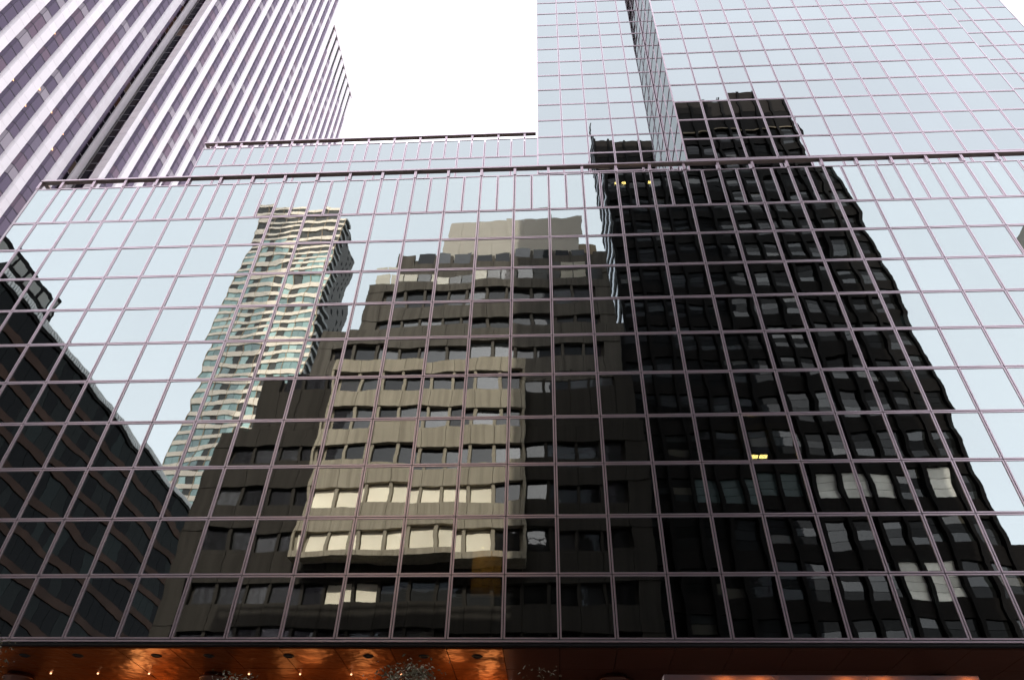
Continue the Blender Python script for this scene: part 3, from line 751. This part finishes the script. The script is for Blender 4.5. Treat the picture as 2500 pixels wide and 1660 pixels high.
# ================================================================== STREET THINGS
cp = thing('entrance_canopy', 'pale metal entrance canopy box with lamps glowing through its front sheets', 'canopy', (5.7, 18, 0.13))
tf = NT('frosted mauve sheet')
dd = tf.n('ShaderNodeBsdfDiffuse'); dd.inputs[0].default_value = (0.17, 0.125, 0.145, 1)
tl = tf.n('ShaderNodeBsdfTranslucent'); tl.inputs[0].default_value = (0.85, 0.62, 0.5, 1)
gg = tf.n('ShaderNodeBsdfGlossy', i_Roughness=0.25); gg.inputs[0].default_value = (0.8, 0.72, 0.76, 1)
m1 = tf.n('ShaderNodeMixShader', i_0=0.4); m2 = tf.n('ShaderNodeMixShader', i_0=0.25)
tf.l(dd.outputs[0], m1.inputs[1]); tf.l(tl.outputs[0], m1.inputs[2]); tf.l(m1.outputs[0], m2.inputs[1]); tf.l(gg.outputs[0], m2.inputs[2])
M_frost = tf.end(m2.outputs[0])
ct = GZ + 5.055
for x0, x1 in ((2.39, 4.73), (4.74, 6.73), (6.74, 9.08)): MB().box(x0, x1, 17.0, 17.02, ct - 0.9, ct).build('front_sheet', M_frost, cp)
MB().box(2.39, 9.08, 17.02, 18.9, ct - 0.03, ct).box(2.39, 2.42, 17.02, 18.9, ct - 0.9, ct - 0.03).box(9.05, 9.08, 17.02, 18.9, ct - 0.9, ct - 0.03).box(2.42, 9.05, 18.85, 18.9, ct - 0.9, ct - 0.03).build('canopy_box', M_coping, cp)
for px in (1765, 1848, 2057, 2146, 2350):
    q = CR * ((px - 1250) / FPX) - CU * ((1655 - 830) / FPX) + CF; x = q.x * 17.2 / q.y
    bm = bmesh.new(); bmesh.ops.create_uvsphere(bm, u_segments=12, v_segments=8, radius=0.15)
    me = bpy.data.meshes.new('globe_lamp'); bm.to_mesh(me); bm.free(); me.materials.append(M_globe)
    inst('globe_lamp', me, cp, (x, 17.20, ct - 0.18))
for x in (2.9, 8.6): MB().tube([(x, 18.3, 0.13), (x, 18.3, ct - 0.9)], [0.07, 0.07], 12).build('leg', M_bronze, cp)

def tree(loc, height, spread, label, seed, nleaf=4200, name='street_tree', cat='tree'):
    rr = random.Random(seed); x, y = loc
    t = thing(name, label, cat, (x, y, 0.13), 'young trees along the pavement')
    tb = MB().tube([(x, y, 0.13), (x + 0.05, y, height * 0.4), (x + 0.02, y + 0.03, height * 0.72), (x, y, height * 0.93)], [0.10, 0.08, 0.045, 0.012], 8)
    ends = []
    for i in range(11):
        a = rr.uniform(0, 6.28); zb_ = height * rr.uniform(0.45, 0.85); L_ = spread * rr.uniform(0.5, 1.0)
        e = Vector((x + math.cos(a) * L_, y + math.sin(a) * L_, min(height, zb_ + L_ * rr.uniform(0.35, 0.8))))
        m = Vector((x + math.cos(a) * L_ * 0.5, y + math.sin(a) * L_ * 0.5, (zb_ + e.z) / 2 + 0.05))
        tb.tube([(x, y, zb_), m, e], [0.035, 0.022, 0.006], 5); ends += [m, e, (m + e) / 2]
    ends += [Vector((x, y, height * q)) for q in (0.9, 0.95, 0.99)]
    tb.build('trunk', M_bark, t)
    lv = MB()
    for i in range(nleaf):
        c = ends[rr.randrange(len(ends))] + Vector((rr.gauss(0, 0.22), rr.gauss(0, 0.22), rr.gauss(0, 0.10)))
        if c.z > height: c.z = height - rr.random() * 0.2
        s_ = rr.uniform(0.024, 0.048); e = Euler((rr.uniform(-0.9, 0.9), rr.uniform(-0.9, 0.9), rr.uniform(0, 6.28))).to_matrix()
        lv.add([c + e @ Vector(p) for p in ((-s_, 0, 0), (0, -s_ * 0.45, 0.008), (s_ * 1.2, 0, 0), (0, s_ * 0.45, 0.008))], [(0, 1, 2, 3)])
    lv.build('crown', M_leaf, t, 'stuff')
    return t
tree((-2.7, 15.0), GZ + 4.63, 1.1, 'slender tree in front of the brightest copper soffit', 3, 7000)
tree((-6.3, 15.0), GZ + 4.42, 1.0, 'slender tree whose dark tip just reaches the dim middle of the soffit', 5)
tree((-11.75, 15.0), GZ + 5.2, 0.7, 'slender tree at the left corner, its tip crossing the lowest glass row', 8, 4200)
tree((-0.27, 15.0), GZ + 4.54, 0.35, 'thin young sapling in front of the dark bay beside the column', 12, 700)
